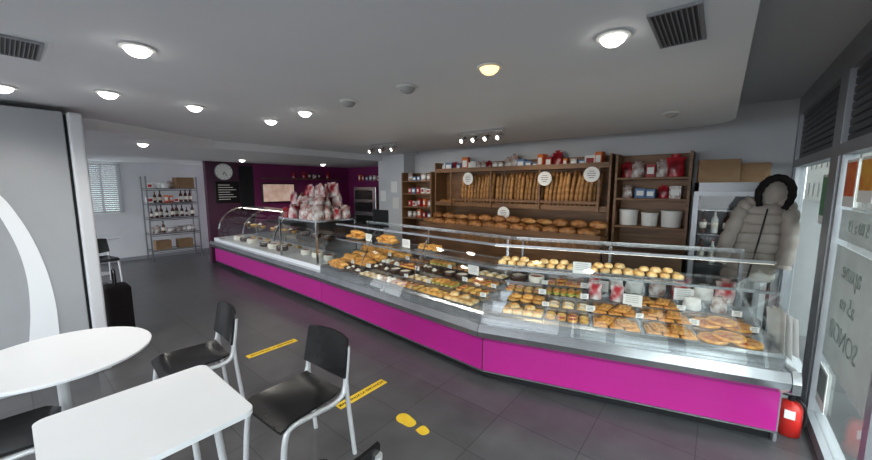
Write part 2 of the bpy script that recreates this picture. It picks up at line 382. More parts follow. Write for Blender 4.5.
def pos(sg,s,d,z):
    p=sg['P']+sg['d']*s+sg['n']*d; return Vector((p.x,p.y,z))
STEPS=[(.02,.20,.64),(.20,.38,.69),(.38,.56,.74),(.56,.75,.79)]
deckprof=[(.0,.42),(.0,.62),(.02,.64),(.2,.64),(.2,.69),(.38,.69),(.38,.74),(.56,.74),(.56,.79),(.76,.79),(.76,.42)]
labels=['magenta fronted bakery counter with curved glass pastry case','magenta fronted bakery display counter with slanted glass front','magenta fronted bakery display counter end angled toward the window']
for i,sg in enumerate(segs):
    c=sg['P']+sg['d']*sg['L']/2+sg['n']*.5
    r=root('bakery_counter',(c.x,c.y,0),label=labels[i],category='display counter'); sg['root']=r
    G=.002
    def part(nm,m,profs,lb=None,**k):
        bb=nb()
        for pf in profs: ext(bb,pf,sg,g=G,**k)
        o=mk(nm,bb,m,parent=r); 
        if lb:o['label']=lb
        return o
    part('plinth','blackm',[rect(.07,1.0,0,.085)])
    part('base_body','grey',[rect(.018,1.08,.085,.42)])
    bb=nb(); ext(bb,rect(0,.016,.10,.385),sg,g=.006); mk('front_panel',bb,'magenta',parent=r,label='glossy magenta front panel')
    part('lower_rail','steel',[rect(-.004,.017,.086,.099)])
    part('front_ledge','steel',[[(-.02,.39),(-.10,.45),(-.11,.50),(-.08,.56),(-.005,.56),(-.005,.42),(.018,.39)]],'brushed steel front ledge')
    part('worktop','steel',[[(.77,.42),(.77,.90),(1.1,.90),(1.1,.86),(1.06,.86),(1.06,.42)]])
    if i==0:
        part('deck','white',[rect(0,.76,.42,.62)])
    else:
        part('deck','steel',[deckprof],'stepped steel display deck')
        fg=[(-.055,.562),(-.02,.70),(.05,.88),(.13,1.03),(.20,1.15),(.25,1.215)]
        s0={'s0':.06} if i==1 else {}
        s1={'s1':sg['L']-.01} if i==2 else {}
        kk={**s0,**s1}
        def part2(nm,m,profs,lb=None):
            bb=nb()
            for pf in profs: ext(bb,pf,sg,g=G,**kk)
            o=mk(nm,bb,m,parent=r,smooth=(nm=='front_glass'))
            if lb:o['label']=lb
        part2('front_glass','glass',[strip(fg,.006)])
        part2('top_glass','glass',[rect(.256,.80,1.215,1.223)])
        part2('top_trim','steel',[rect(.243,.262,1.205,1.228),rect(.785,.81,1.19,1.226)])
        part2('glass_shelf','glass',[rect(.24,.70,1.00,1.008)])
        part2('shelf_trim','steel',[rect(.228,.242,.992,1.012),rect(.68,.70,.985,.999)])
        part2('light_strip','led',[rect(.275,.290,1.199,1.206)],'glowing light strip under top glass')
        ps=[.1,sg['L']/2,sg['L']-.05] if i==1 else [.05,sg['L']*.5,sg['L']-.03]
        for s in ps:
            bb=nb(); ext(bb,rect(.772,.792,.905,1.19),sg,s-.012,s+.012); ext(bb,rect(.66,.772,.965,.984),sg,s-.008,s+.008); ext(bb,rect(.70,.715,.7905,.965),sg,s-.008,s+.008)
            mk('shelf_post',bb,'steel',parent=r)
        if i==1:
            for s in (sg['L']*.35,sg['L']*.68):
                bb=nb(); ext(bb,strip([(x-.002,z+.002) for x,z in fg],.010),sg,s-.0015,s+.0015); mk('pane_joint',bb,'steel',parent=r,smooth=True)
        sends=[.062] if i==1 else [sg['L']-.02]
        for s in sends:
            bb=nb(); ext(bb,[(-.045,.565),(-.01,.70),(.06,.88),(.14,1.03),(.21,1.15),(.25,1.2),(.77,1.2),(.77,.95),(.765,.8),(.765,.6),(.0,.6)],sg,s,s+.007); mk('end_glass',bb,'glass',parent=r)
        if i==2:
            bb=nb(); ext(bb,[(-.11,.43),(-.11,.50),(-.085,.575),(.80,.575),(.80,.43)],sg,sg['L']+.001,sg['L']+.045); mk('end_cap',bb,'steel',parent=r)
            bb=nb(); ext(bb,rect(.04,1.06,.0,.425),sg,sg['L']+.001,sg['L']+.02); mk('end_panel',bb,'grey',parent=r)
sg=segs[0]; cr=sg['root']
arc=[(-.04,.622),(-.04,.72)]+[(.46-.5*math.cos(R(a)),.80+.5*math.sin(R(a))) for a in range(6,91,7)]
b=nb(); ext(b,strip(arc,.006),sg,.45,3.05); mk('curved_glass',b,'glass',parent=cr,smooth=True)
b=nb(); ext(b,rect(.46,.74,1.295,1.315),sg,.45,3.05); mk('top_board',b,'steel',parent=cr)
for s in (.45,1.75,3.05):
    b=nb(); ext(b,strip([(x-.004,z+.004) for x,z in arc[2:]],.022),sg,s-.016,s+.016); ext(b,rect(.73,.75,.62,1.295),sg,s-.012,s+.012); mk('edge_frame',b,'chrome',parent=cr,smooth=True)
b=nb(); ext(b,rect(.18,.70,.93,.938),sg,.47,3.03); mk('glass_shelf',b,'glass',parent=cr)
b=nb(); ext(b,rect(.47,.49,1.28,1.294),sg,.5,3.0); mk('light_strip',b,'led',parent=cr)
b=nb(); ext(b,rect(.02,.028,.625,1.24),sg,3.2,4.3); ext(b,rect(.03,.70,.625,1.24),sg,3.2,3.207); ext(b,rect(.03,.70,.625,1.24),sg,4.293,4.3); ext(b,rect(.05,.69,.93,.938),sg,3.21,4.29); mk('square_case_glass',b,'glass',parent=cr)
b=nb(); ext(b,rect(.01,.72,1.24,1.265),sg,3.18,4.32)
for s in (3.19,4.31):
    ext(b,rect(.01,.035,.62,1.24),sg,s-.01,s+.01); ext(b,rect(.69,.715,.62,1.24),sg,s-.01,s+.01)
mk('square_case_frame',b,'chrome',parent=cr)
# ---------------------------------------------------------------- food templates
def smooth_tpl(name,bm,m,parent=None,**k):
    return mk(name,bm,m,parent=parent,smooth=True,**k)
def t_croissant():
    b=nb(); pts=[];rad=[]
    n=17
    for i in range(n):
        t=i/(n-1); a=R(-75+150*t); pts.append((.055*math.sin(a),.045*(1-math.cos(a))-.02,.0)); e=math.sin(math.pi*t)
        rad.append(.008+.022*e**.8+(.0025 if i%2 else -.001))
    sweep(b,pts,rad,10,1,.85,up=(0,0,1))
    for v in b.verts: v.co.z=max(v.co.z,-.014)
    return tpl(smooth_tpl('croissant',b,'crust',label='golden crescent croissant on a tray',category='croissant'))
def t_bun(name,m,r=.042,h=.04,label='',cat='bun'):
    b=nb(); lathe(b,[(r*.7,0),(r*.95,h*.15),(r,h*.35),(r*.92,h*.65),(r*.65,h*.9),(r*.3,h),(.002,h*1.01)],16,wob=lambda k,z:.03*math.sin(k*12.56+z*90))
    return tpl(smooth_tpl(name,b,m,label=label,category=cat))
def t_pastry(name,m,fill,label,cat='pastry',w=.09,d=.08,h=.025):
    r=root(name,(0,0,0),label=label,category=cat)
    b=nb(); box(b,-w/2,w/2,-d/2,d/2,0,h,.010,3); mk('pastry_base',b,m,parent=r,smooth=True)
    b=nb(); box(b,-w*.28,w*.28,-d*.28,d*.28,h-.004,h+.006,.003,2); mk('filling',b,fill,parent=r,smooth=True)
    return tpl(r)
def t_tart(name,m,fill,r0,h,label,cat):
    r=root(name,(0,0,0),label=label,category=cat)
    b=nb(); lathe(b,[(r0*.88,0),(r0,h*.3),(r0,h*.8),(r0*.95,h),(r0*.84,h*.95),(r0*.82,h*.7),(.001,h*.68)],22,wob=lambda k,z:.012*math.sin(k*2*math.pi*9)); mk('crust',b,m,parent=r,smooth=True)
    b=nb(); lathe(b,[(r0*.81,h*.70),(r0*.80,h*.86),(r0*.4,h*.98),(.001,h)],18); mk('filling',b,fill,parent=r,smooth=True)
    return tpl(r)
def t_flat():
    b=nb(); box(b,-.085,.085,-.05,.05,0,.022,.009,3)
    for i in range(3):
        for j in range(2): lathe(b,[(.010,.020),(.008,.028),(.001,.031)],8,(-.05+.05*i,-.022+.044*j,0))
    return tpl(smooth_tpl('flatbread',b,'focac',label='rectangular golden topped flatbread',category='flatbread'))
def t_cup(fill,label):
    r=root('cupcake',(0,0,0),label=label,category='cupcake')
    b=nb(); lathe(b,[(.020,0),(.030,.030),(.026,.031),(.001,.031)],18,wob=lambda k,z:.04*math.sin(k*2*math.pi*9)); mk('paper_cup',b,'woodd',parent=r)
    b=nb(); lathe(b,[(.026,.0305),(.032,.036),(.028,.045),(.018,.052),(.011,.060),(.002,.064)],16); mk('cupcake_top',b,fill,parent=r,smooth=True)
    return tpl(r)
def t_spiral():
    b=nb(); pts=[];n=44
    for i in range(n):
        t=i/(n-1); a=t*2*math.pi*2.3; q=.008+.042*t; pts.append((q*math.cos(a),q*math.sin(a),.016+.010*(1-t)))
    sweep(b,pts,[.015*(.55+.45*min(1,(1-i/(n-1))*6)) for i in range(n)],8,up=(0,0,1))
    return tpl(smooth_tpl('spiral_pastry',b,'crust',label='golden coiled spiral pastry',category='pastry'))
def t_sandwich():
    r=root('sandwich_roll',(0,0,0),label='filled sandwich roll with lettuce',category='sandwich')
    for nm,z0,s_ in (('roll_base',.014,.55),('roll_top',.038,.75)):
        b=nb(); n=13; sweep(b,[(-.075+.15*i/(n-1),0,z0) for i in range(n)],[.006+.024*math.sin(math.pi*i/(n-1))**.5 for i in range(n)],12,1.1,s_,up=(0,0,1)); mk(nm,b,'pale' if s_<.6 else 'crust',parent=r,smooth=True)
    b=nb(); box(b,-.068,.068,-.034,.034,.022,.032,.004,1)
    for v in b.verts: v.co.z+=.004*math.sin(v.co.x*140)
    mk('sandwich_filling',b,'lettuce',parent=r)
    return tpl(r)
def t_baguette(L=.55):
    b=nb(); pts=[];rad=[]
    n=33
    for i in range(n):
        t=i/(n-1); e=min(1,math.sin(math.pi*t)*2.6)
        pts.append((.004*math.sin(t*9),0,t*L)); rad.append(.012+.023*e**.7+(.0035*math.sin(i*1.3)))
    sweep(b,pts,rad,10,1,.9)
    return tpl(smooth_tpl('baguette',b,'bag',label='crusty baguette standing upright in wooden bread rack',category='baguette'))
def t_loaf():
    b=nb()
    pr=[(.06,0),(.095,.012),(.11,.04),(.10,.075),(.07,.098),(.03,.11),(.002,.112)]
    lathe(b,pr,20,sx=1.15,wob=lambda k,z:.04*math.sin(k*18.8+z*50))
    return tpl(smooth_tpl('round_loaf',b,'darkc',label='dark crusted country loaf on the bread shelf',category='bread loaf'))
def t_batard():
    b=nb(); n=19; pts=[];rad=[]
    for i in range(n):
        t=i/(n-1); pts.append((-.15+.3*t,0,.04)); rad.append(.012+.042*math.sin(math.pi*t)**.6+.003*math.sin(i*2.1))
    sweep(b,pts,rad,12,1,.85)
    return tpl(smooth_tpl('long_loaf',b,'bag',label='floured long loaf on the bread shelf',category='bread loaf'))
croissant=t_croissant()
bun=t_bun('bread_bun','pale',.040,.042,'small round pale bread bun')
bunc=t_bun('cream_bun','creamf',.034,.036,'round white cream topped bun')
bund=t_bun('brown_bun','darkc',.036,.038,'round dark brown glazed bun')
danish=t_pastry('danish_pastry','crust','custard','golden puff pastry with custard centre','pastry')
danishb=t_pastry('berry_pastry','crust','berry','puff pastry with red berry filling','pastry')
puff=t_pastry('puff_pastry','pale','crust','flaky pale puff pastry parcel','pastry',.085,.07,.035)
slicec=t_pastry('cake_slice','pale','creamf','pale flat cake slice with white icing','cake slice',.095,.06,.022)
chocp=t_pastry('chocolate_pastry','darkc','choc','chocolate glazed pastry slice','pastry',.08,.05,.03)
tart=t_tart('fruit_tart','crust','berry',.042,.026,'small round tart with red fruit','tart')
tartc=t_tart('custard_tart','crust','custard',.042,.026,'small round yellow custard tart','tart')
pizza=t_tart('round_pizza','crust','pizza',.083,.022,'round baked pizza with red topping','pizza')
cakew=t_tart('cream_cake','creamf','berry',.10,.09,'round white cream cake with red top','cake')
cakec=t_tart('chocolate_cake','choc','creamf',.10,.08,'round dark chocolate cake','cake')
flat=t_flat(); cup=t_cup('choc','dark chocolate cupcake in brown paper'); cupw=t_cup('creamf','white cream cupcake in brown paper')
spiral=t_spiral(); sandw=t_sandwich()
baguette=t_baguette(); loaf=t_loaf(); batard=t_batard()
r=root('serving_tray',(0,0,0),label='shallow steel serving tray',category='tray')
b=nb(); box(b,-.175,.175,-.083,.083,0,.004); mk('tray_base',b,'steeld',parent=r)
b=nb(); box(b,-.175,.175,-.083,-.079,.004,.012); box(b,-.175,.175,.079,.083,.004,.012); box(b,-.175,-.171,-.079,.079,.004,.012); box(b,.171,.175,-.079,.079,.004,.012); mk('tray_rim',b,'steel',parent=r)
tray=tpl(r)
r=root('price_tag',(0,0,0),label='small white price card on a clip',category='price tag')
b=nb(); box(b,-.032,.032,-.001,.001,.012,.056); mk('card',b,'paper',parent=r)
b=nb(); box(b,-.012,.012,-.008,.008,0,.012,.002,1); mk('clip',b,'black',parent=r)
b=nb(); 
for q in (.045,.034,.023): box(b,-.022,.018,-.0018,-.0012,q,q+.003)
mk('print_lines',b,'blackm',parent=r)
tag=tpl(r)
r=root('paper_notice',(0,0,0),label='white printed notice card standing in the counter',category='notice card')
b=nb(); box(b,-.085,.085,-.001,.001,.0,.12); mk('card',b,'paper',parent=r)
b=nb()
for q in (.10,.08,.06,.04): box(b,-.06,.055,-.0018,-.0012,q,q+.004)
mk('print_lines',b,'grey',parent=r)
notice=tpl(r)
def t_bagpack(name,m,w,d,h,label,cat='bag'):
    b=nb(); 
    n=14
    pr=[]
    for i in range(9):
        t=i/8; pr.append((1-.12*abs(t-.35)-.0*t,t*h))
    lathe(b,[(q*.5*w,z) for q,z in pr],n,sy=d/w,wob=lambda k,z:.08*math.sin(k*6.28*4+z*40))
    for v in b.verts:
        f=max(0,(v.co.z/h-.6)/.4); v.co.y*=1-.75*f; v.co.x*=1+.12*f
    lathe(b,[(.18*w,h),(.30*w,h*1.14)],10,sy=.35)
    return tpl(mk(name,b,m,smooth=True,label=label,category=cat))
bagw=t_bagpack('paper_bag','paper',.16,.10,.13,'crumpled white paper bag in the counter','paper bag')
bagr=t_bagpack('gift_bag','wrap',.15,.10,.19,'red and white patterned gift bag','gift bag')
bagd=t_bagpack('gift_bag','wrapd',.14,.10,.18,'dark red wrapped gift bag','gift bag')
bags=t_bagpack('snack_bag','wrap2',.14,.09,.17,'silver and brown snack bag','snack bag')
bagc=t_bagpack('cellophane_bag','cello',.16,.12,.20,'clear cellophane bag of sweets tied at top','gift bag')
def fill(sg,s,row,kind,z=None,d0=None,usetray=True,grp='pastries in the display counter'):
    d=(STEPS[row][0]+STEPS[row][1])/2 if d0 is None else d0; z=STEPS[row][2] if z is None else z
    ang=sg['ang']
    if kind in('bigpizza','bigflat'): usetray=False
    if usetray:
        inst(tray,pos(sg,s,d,z+.0005),ang,group='serving trays in the display counter')
        z+=.0045
    def put(t,ds,dd,rz=0,sc=1,rnd=.15,dz=0):
        inst(t,pos(sg,s+ds,d+dd,z+.0008+dz),ang+rz+random.uniform(-rnd,rnd),sc*random.uniform(.93,1.06),group=grp)
    if kind=='cro':
        for q in (-.135,-.068,0,.068,.135): put(croissant,q,0,R(90+random.choice((0,180))),1.22,.25)
        for q in (-.12,-.04,.04,.12): put(croissant,q,random.uniform(-.03,.03),R(random.choice((0,70,180,250))),1.2,.7,.034)
        for q in (-.05,.06): put(croissant,q,0,1,1.15,1,.068)
    elif kind=='bigpizza': 
        for q in (-.098,.098): put(pizza,q,-.004,sc=1.16)
        put(pizza,.0,0,sc=1.1,dz=.0262)
    elif kind=='flat':
        for q in (-.112,0,.112): put(flat,q,.0,R(90),.98,.05)
        for q in (-.07,.06): put(flat,q,0,R(85),.95,.3,.029)
    elif kind=='buns':
        for q in (-.135,-.045,.045,.135):
            for e in (-.039,.039): put(bun,q,e,sc=1.0,rnd=1)
        for q in (-.10,-.02,.07): put(bun,q,random.uniform(-.03,.03),sc=1.0,dz=.038,rnd=1)
    elif kind in('tart','tartc'):
        for q in (-.132,-.044,.044,.132):
            for e in (-.038,.038): put(random.choice((tart,tart,tartc) if kind=='tart' else (tartc,tartc,tart)),q,e,sc=.96)
    elif kind in('danish','danishb'):
        t=danish if kind=='danish' else danishb
        for q in (-.128,-.043,.043,.128):
            for e in (-.039,.039): put(t,q,e,sc=(.90),rnd=.18)
        put(t,random.uniform(-.08,.08),0,.6,sc=.9,dz=.030)
    elif kind=='puff':
        for q in (-.128,-.043,.043,.128):
            for e in (-.038,.038): put(puff,q,e,sc=.97,rnd=.2)
        for q in (-.08,.06): put(puff,q,0,.5,sc=.95,dz=.040,rnd=.3)
    elif kind=='slice':
        for q in (-.12,0,.12):
            for e in (-.038,.038): put(slicec,q,e,0,sc=1.0,rnd=.08)
    elif kind=='cake':
        for q in (-.09,.09): put(random.choice((cakew,cakec)),q,0,sc=(.78))
    elif kind=='choc':
        for q in (-.13,-.045,.045,.13):
            for e in (-.035,.035): put(chocp,q,e,.05,sc=.98,rnd=.1)
    elif kind=='spiral':
        for q in (-.115,0,.115): put(spiral,q,0,sc=1.12,rnd=2)
        for q in (-.09,.02,.11): put(spiral,q,random.uniform(-.02,.02),sc=1.0,rnd=2,dz=.036)
    elif kind=='sand':
        for q in (-.13,-.065,0,.065,.13): put(sandw,q,0,R(90),1.0,.05)
    elif kind=='cup':
        for q in (-.138,-.069,0,.069,.138):
            for e in (-.035,.035): put(random.choice((cup,cup,cupw)),q,e,sc=1.0)
    elif kind=='bunc':
        for q in (-.13,-.044,.044,.13):
            for e in (-.036,.036): put(random.choice((bunc,bund)),q,e,sc=1.05)
    elif kind=='packs':
        for q in (-.10,.08): put(random.choice((bagw,bags,bagr)),q,.0,sc=.75,rnd=.4)
BCm=[['cro','cup','slice','bunc','tart','danish','puff'],
     ['cro','cro','cup','cake','slice','sand','tartc'],
     ['spiral','cro','bunc','danishb','cup','cake','tart'],
     ['cro','cro','spiral','choc','sand','bunc','slice']]
CDm=[['puff','tartc','flat','flat','bigpizza'],
     ['spiral','slice','flat','flat','bigpizza'],
     ['tart','sand','packs','flat','packs'],
     ['cake','danishb','packs',None,None]]
for row in range(4):
    for c in range(7): fill(segs[1],.32+c*.362,row,BCm[row][c])
    for c in range(5):
        if CDm[row][c]: fill(segs[2],.33+c*.365-(.05 if row>1 else 0),row,CDm[row][c])
for sgi,nn in ((1,7),(2,5)):
    for row in (1,2,3):
        for c in range(nn):
            if (c+row)%3==0 and sgi==1: continue
            if CDm[row][c] if sgi==2 else True:
                p=pos(segs[sgi],(.32 if sgi==1 else .33-(.05 if row>1 else 0))+c*.3635+.18,STEPS[row][0]+.012,STEPS[row][2]+.0005)
                inst(tag,p,segs[sgi]['ang']+random.uniform(-.25,.25),random.uniform(.85,1.15),group='price tags in the display counter')
for sgi,s,d,z in ((1,.64,.39,1.0085),(1,1.40,.39,1.0085),(2,.79,.27,1.0085),(2,1.60,.565,.79),(2,.95,.565,.79),(1,2.3,.565,.79),(2,1.20,.385,.74)):
    inst(notice,pos(segs[sgi],s,d,z+.0),segs[sgi]['ang']+random.uniform(-.1,.1),.85,group='notice cards in the counter')
for s,k_ in ((.28,'cro'),(.98,'cro'),(1.75,'spiral')): fill(segs[1],s,0,k_,z=1.0085,d0=.45,grp='croissants on the glass shelf')
for s in (.22,.57,1.02,1.37): fill(segs[2],s,0,'buns',z=1.0085,d0=.40,grp='buns on the glass shelf')
sg=segs[2]
for s,t,m_ in ((1.24,.12,bagw),(1.42,.1,bags),(1.60,0,bagr),(1.76,.2,bagw),(1.91,.1,bagr)):
    inst(m_,pos(sg,s,.66,.791),sg['ang']+t,.9,group='bags at the back of the display counter')
sg=segs[0]
for k_,s in enumerate((.75,1.1,1.45,2.05,2.4,2.75)):
    inst((cakew,cakec)[k_%2],pos(sg,s,.25,.6205),0,group='cakes in the curved case')
    inst((tart,tartc,cupw)[k_%3],pos(sg,s,.42,.939),0,1.2,group='small cakes on the case shelf')
    inst((cupw,danish,tart)[k_%3],pos(sg,s+.14,.42,.939),0,1.2,group='small cakes on the case shelf')
    inst((danish,chocp,puff)[k_%3],pos(sg,s,.55,.6205),0,1.3,group='pastries in the curved case')
for s in (3.4,3.75,4.1):
    inst(cakew,pos(sg,s,.35,.6205),0,.9,group='cakes in the square case'); inst(cakec,pos(sg,s,.35,.939),0,.9,group='cakes in the square case')
# messy stacked heap of wrapped gifts on the square case
for lay,(i0,i1,ds_,zz) in enumerate(((0,7,(.10,.26,.42,.58),1.266),(1,6,(.18,.36,.54),1.44),(2,6,(.30,.50),1.60))):
    for i in range(i0,i1):
        for d in ds_:
            t=random.choice((bagc,bagr,bagd,bagc,bags,bagr))
            q=random.uniform(.78,1.12)
            inst(t,pos(sg,3.26+.165*i+random.uniform(-.03,.03),d,zz),random.uniform(-1.2,1.2),(q,q,q*random.uniform(.9,1.1)),rx=random.uniform(-.22,.22) if lay else 0,ry=random.uniform(-.25,.25) if lay else 0,group='gift bags on the glass case')
r=root('cash_register',pos(segs[1],.25,.93,.9),label='black touch screen cash register on the worktop',category='cash register')
p=r.location
b=nb(); box(b,p.x-.16,p.x+.16,p.y-.13,p.y+.13,.901,1.0,.01); mk('till_base',b,'black',parent=r)
b=nb(); box(b,p.x-.02,p.x+.02,p.y-.02,p.y+.02,1.0,1.2); box(b,p.x-.17,p.x+.17,p.y-.03,p.y-.005,1.13,1.40,.008); mk('till_screen',b,'blackm',parent=r)
sg=segs[2]; pp=pos(sg,sg['L']+.030,.16,.577)
b=nb()
for k_ in range(3):
    bmesh.ops.create_cube(b,size=1,matrix=Matrix.Translation((pp.x-.004+.003*k_,pp.y+.012*k_,pp.z+.17))@Matrix.Rotation(sg['ang']+.25*(k_-1),4,'Z')@Matrix.Rotation(R(-3-2*k_),4,'Y')@Matrix.Diagonal((.002,.27,.33-.03*k_,1)))
mk('paper_sheets',b,'paper',label='loose white paper sheets leaning on the counter corner',category='paper')
# ---------------------------------------------------------------- back wall shelving
Y1=5.79
def wooden(name,x0,x1,zs,y0,ztop,m='wood',uprights=(),label='',back=True,lip=True):
    r=root(name,((x0+x1)/2,(y0+Y1)/2,0),label=label,category='shelving unit')
    if back:
        b=nb(); box(b,x0,x1,Y1-.02,Y1-.001,0,ztop)
        mk('back_board',b,m,parent=r)
    for z in zs:
        b=nb(); box(b,x0+.03,x1-.03,y0,Y1-.021,z-.03,z,.004,1)
        if lip: box(b,x0+.03,x1-.03,y0-.015,y0-.0005,z-.035,z+.04)
        mk('shelf_board',b,m,parent=r)
    for x in [x0,x1-.03]+list(uprights):
        b=nb(); box(b,x,x+.029,y0,Y1-.021,0,ztop); mk('upright',b,m,parent=r)
    return r
wooden('bread_shelf',-4.42,-1.22,[1.43,2.06],5.42,2.22,label='wooden bread rack with upright baguettes against the wall')
r=root('bread_bench',(-2.8,5.2,0),label='wooden low bread bench below the baguette rack',category='bread bench')
b=nb(); box(b,-4.42,-1.2,5.0,5.38,0,1.03); mk('bench_body',b,'wood',parent=r)
b=nb(); box(b,-4.42,-1.2,4.97,5.38,1.031,1.06); box(b,-4.42,-1.2,4.955,4.97,1.02,1.10); mk('bench_top',b,'wood',parent=r)
r=root('baguette_rail',(-2.8,5.385,1.6),label='wooden slatted rail holding the standing baguettes',category='rail')
b=nb(); box(b,-4.0,-1.35,5.375,5.387,1.50,1.54)
for x in (-4.0,-3.14,-2.26,-1.38): box(b,x,x+.03,5.362,5.375,1.395,2.02)
mk('rail_bars',b,'wood',parent=r)
for gx0,gx1,tl in ((-3.96,-3.14,5),(-3.10,-2.26,5),(-2.22,-1.36,6)):
    sp=.066; n=int((gx1-gx0-.10)/sp)
    for i in range(n+1):
        for yy,sc_ in ((5.67,(1.0,1.06)),(5.58,(.95,1.04)),(5.48,(.84,1.0))):
            off=.033 if abs(yy-5.58)<.01 else 0
            if random.random()<.08: continue
            inst(baguette,(gx0+.035+i*sp+off,yy,1.4315),random.uniform(-.3,.3),random.uniform(*sc_),ry=R(tl+random.uniform(-2,2)),group='baguettes in the wall rack')
x=-4.28
while x<-1.36:
    for yy in (5.09,5.29):
        t=random.choice((loaf,batard,loaf))
        inst(t,(x+random.uniform(-.02,.02),yy,1.0608),random.uniform(-.15,.15),((1.0,.82,1.05) if t==loaf else (.85,1.2,1.25)),group='loaves on the bread bench')
    inst(random.choice((loaf,loaf,batard)),(x+.13,5.2,1.175),random.uniform(-.4,.4),(.95,.85,.95),group='loaves on the bread bench')
    x+=.26
for x in (-4.28,-4.1): inst(loaf,(x,5.56,1.4305),0,.78,group='loaves in the wall rack')
def disc(x,z,y=5.35):
    r=root('round_sign',(x,y,z-.11),label='round white hanging sign on the bread rack',category='sign',group='round signs')
    b=nb(); sweep(b,[(x,y,z),(x,y-.012,z)],[.11,.11],28); mk('sign_disc',b,'paper',parent=r)
    b=nb(); 
    for q,wd in ((.045,.04),(.015,.06),(-.015,.055),(-.045,.035)): box(b,x-wd,x+wd,y-.0135,y-.0125,z+q-.005,z+q+.005)
    mk('sign_print',b,'grey',parent=r)
    b=nb(); cyl(b,(x,y-.006,z+.10),(x,y-.006,2.03),.003,6); mk('sign_cord',b,'grey',parent=r)
disc(-3.58,1.90); disc(-2.15,1.88); disc(-1.46,1.93)
disc(-2.85,1.31,5.35)
def t_box(name,m,w,d,h,label,cat='box',lm='paper'):
    r=root(name,(0,0,0),label=label,category=cat)
    b=nb(); box(b,-w/2,w/2,-d/2,d/2,0,h,.003,1); mk('box_body',b,m,parent=r)
    b=nb(); box(b,-w*.35,w*.35,-d/2-.0015,-d/2-.0003,h*.25,h*.75); mk('box_label',b,lm,parent=r)
    return tpl(r)
bx=[t_box('packet',c,w_,.1,h_,l,'packet',lm) for c,w_,h_,l,lm in (('redb',.10,.16,'red packet on the shelf','cream'),('paper',.12,.13,'white packet on the shelf','redb'),('orange',.09,.18,'orange packet on the shelf','paper'),('blue',.11,.12,'blue packet on the shelf','paper'),('wrap2',.12,.15,'brown and silver packet on the shelf','paper'))]
cbox=t_box('cardboard_box','card',.34,.26,.24,'plain brown cardboard box','cardboard box','card')
x=-4.3
while x<-1.33:
    inst(random.choice(bx+[bags,bagw,bagd,bags]),(x,5.6,2.0605),random.uniform(-.35,.35),random.uniform(.7,1.4),group='packets on top of the bread rack'); x+=random.uniform(.11,.15)
wooden('wooden_shelf',-1.17,-.30,[1.22,1.60,1.88],5.42,2.2,'wood',label='brown wooden shelf unit with tubs and packets',lip=False)
x=-1.05
while x<-.4:
    inst(random.choice(bx+[bags,bagd]),(x,5.58,1.8805),random.uniform(-.3,.3),random.uniform(.9,1.5),group='packets on the wooden shelf'); x+=random.uniform(.13,.17)
def t_tub():
    r=root('white_tub',(0,0,0),label='large round white tub with lid',category='tub')
    b=nb(); lathe(b,[(.115,0),(.125,.19),(.125,.20)],24); mk('tub_body',b,'cream',parent=r,smooth=True)
    b=nb(); lathe(b,[(.132,.2005),(.132,.225),(.12,.23)],24); mk('tub_lid',b,'cream',parent=r,smooth=True); return tpl(r)
tub=t_tub()
for x,q in ((-1.0,.95),(-.74,.8),(-.49,.95)): inst(tub,(x,5.6,1.2205),0,q,group='white tubs on the shelf')
for x,t,q in ((-1.03,bags,.9),(-.88,bx[3],1.1),(-.74,bx[3],1.0),(-.60,bagd,.85),(-.46,bx[4],1.1)): inst(t,(x,5.58,1.6005),random.uniform(-.4,.4),q,group='packets on the wooden shelf')
b=nb(); box(b,-1.17,-.30,4.98,5.40,0,.95,.006); mk('base_cabinet',b,'woodd',label='dark wooden base cabinet behind the counter',category='cabinet')
wooden('side_shelf',-5.28,-4.46,[1.12,1.35,1.62,1.88],5.36,2.05,'wood',label='narrow wooden shelf with packets beside the bread rack',lip=False)
for z in (1.1205,1.3505,1.6205,1.8805):
    x=-5.15
    while x<-4.55: inst(random.choice(bx+[bags]),(x,5.5,z),random.uniform(-.2,.2),random.uniform(.7,1.0),group='packets on the side shelf'); x+=random.uniform(.115,.15)
# fridge
fx0,fx1,fy0,fy1=-.24,.40,5.02,5.72
r=root('glass_door_fridge',((fx0+fx1)/2,(fy0+fy1)/2,0),label='upright steel drinks fridge with glass door',category='fridge')
b=nb(); box(b,fx0,fx0+.04,fy0,fy1,0,1.8); box(b,fx1-.04,fx1,fy0,fy1,0,1.8); box(b,fx0,fx1,fy1-.04,fy1,0,1.8); box(b,fx0,fx1,fy0,fy1,0,.12); box(b,fx0,fx1,fy0,fy1,1.7,1.8); mk('fridge_body',b,'steeld',parent=r)
b=nb(); box(b,fx0+.041,fx0+.045,fy0+.03,fy1-.046,.13,1.69); box(b,fx1-.045,fx1-.041,fy0+.03,fy1-.046,.13,1.69); box(b,fx0+.045,fx1-.045,fy1-.045,fy1-.041,.13,1.69); mk('fridge_liner',b,'grey',parent=r)
for z in (.5,.85,1.2,1.48):
    b=nb(); box(b,fx0+.047,fx1-.047,fy0+.03,fy1-.047,z,z+.012); mk('fridge_shelf',b,'steeld',parent=r)
b=nb(); 
for a_ in ((fx0,fx0+.05,.12,1.7),(fx1-.05,fx1,.12,1.7),(fx0+.05,fx1-.05,.12,.17),(fx0+.05,fx1-.05,1.65,1.7)): box(b,a_[0],a_[1],fy0-.035,fy0-.002,a_[2],a_[3])
d=mk('fridge_door',b,'alu',parent=r)
b=nb(); box(b,fx0+.05,fx1-.05,fy0-.02,fy0-.012,.17,1.65); 
g=mk('door_glass',b,'glass',parent=r)
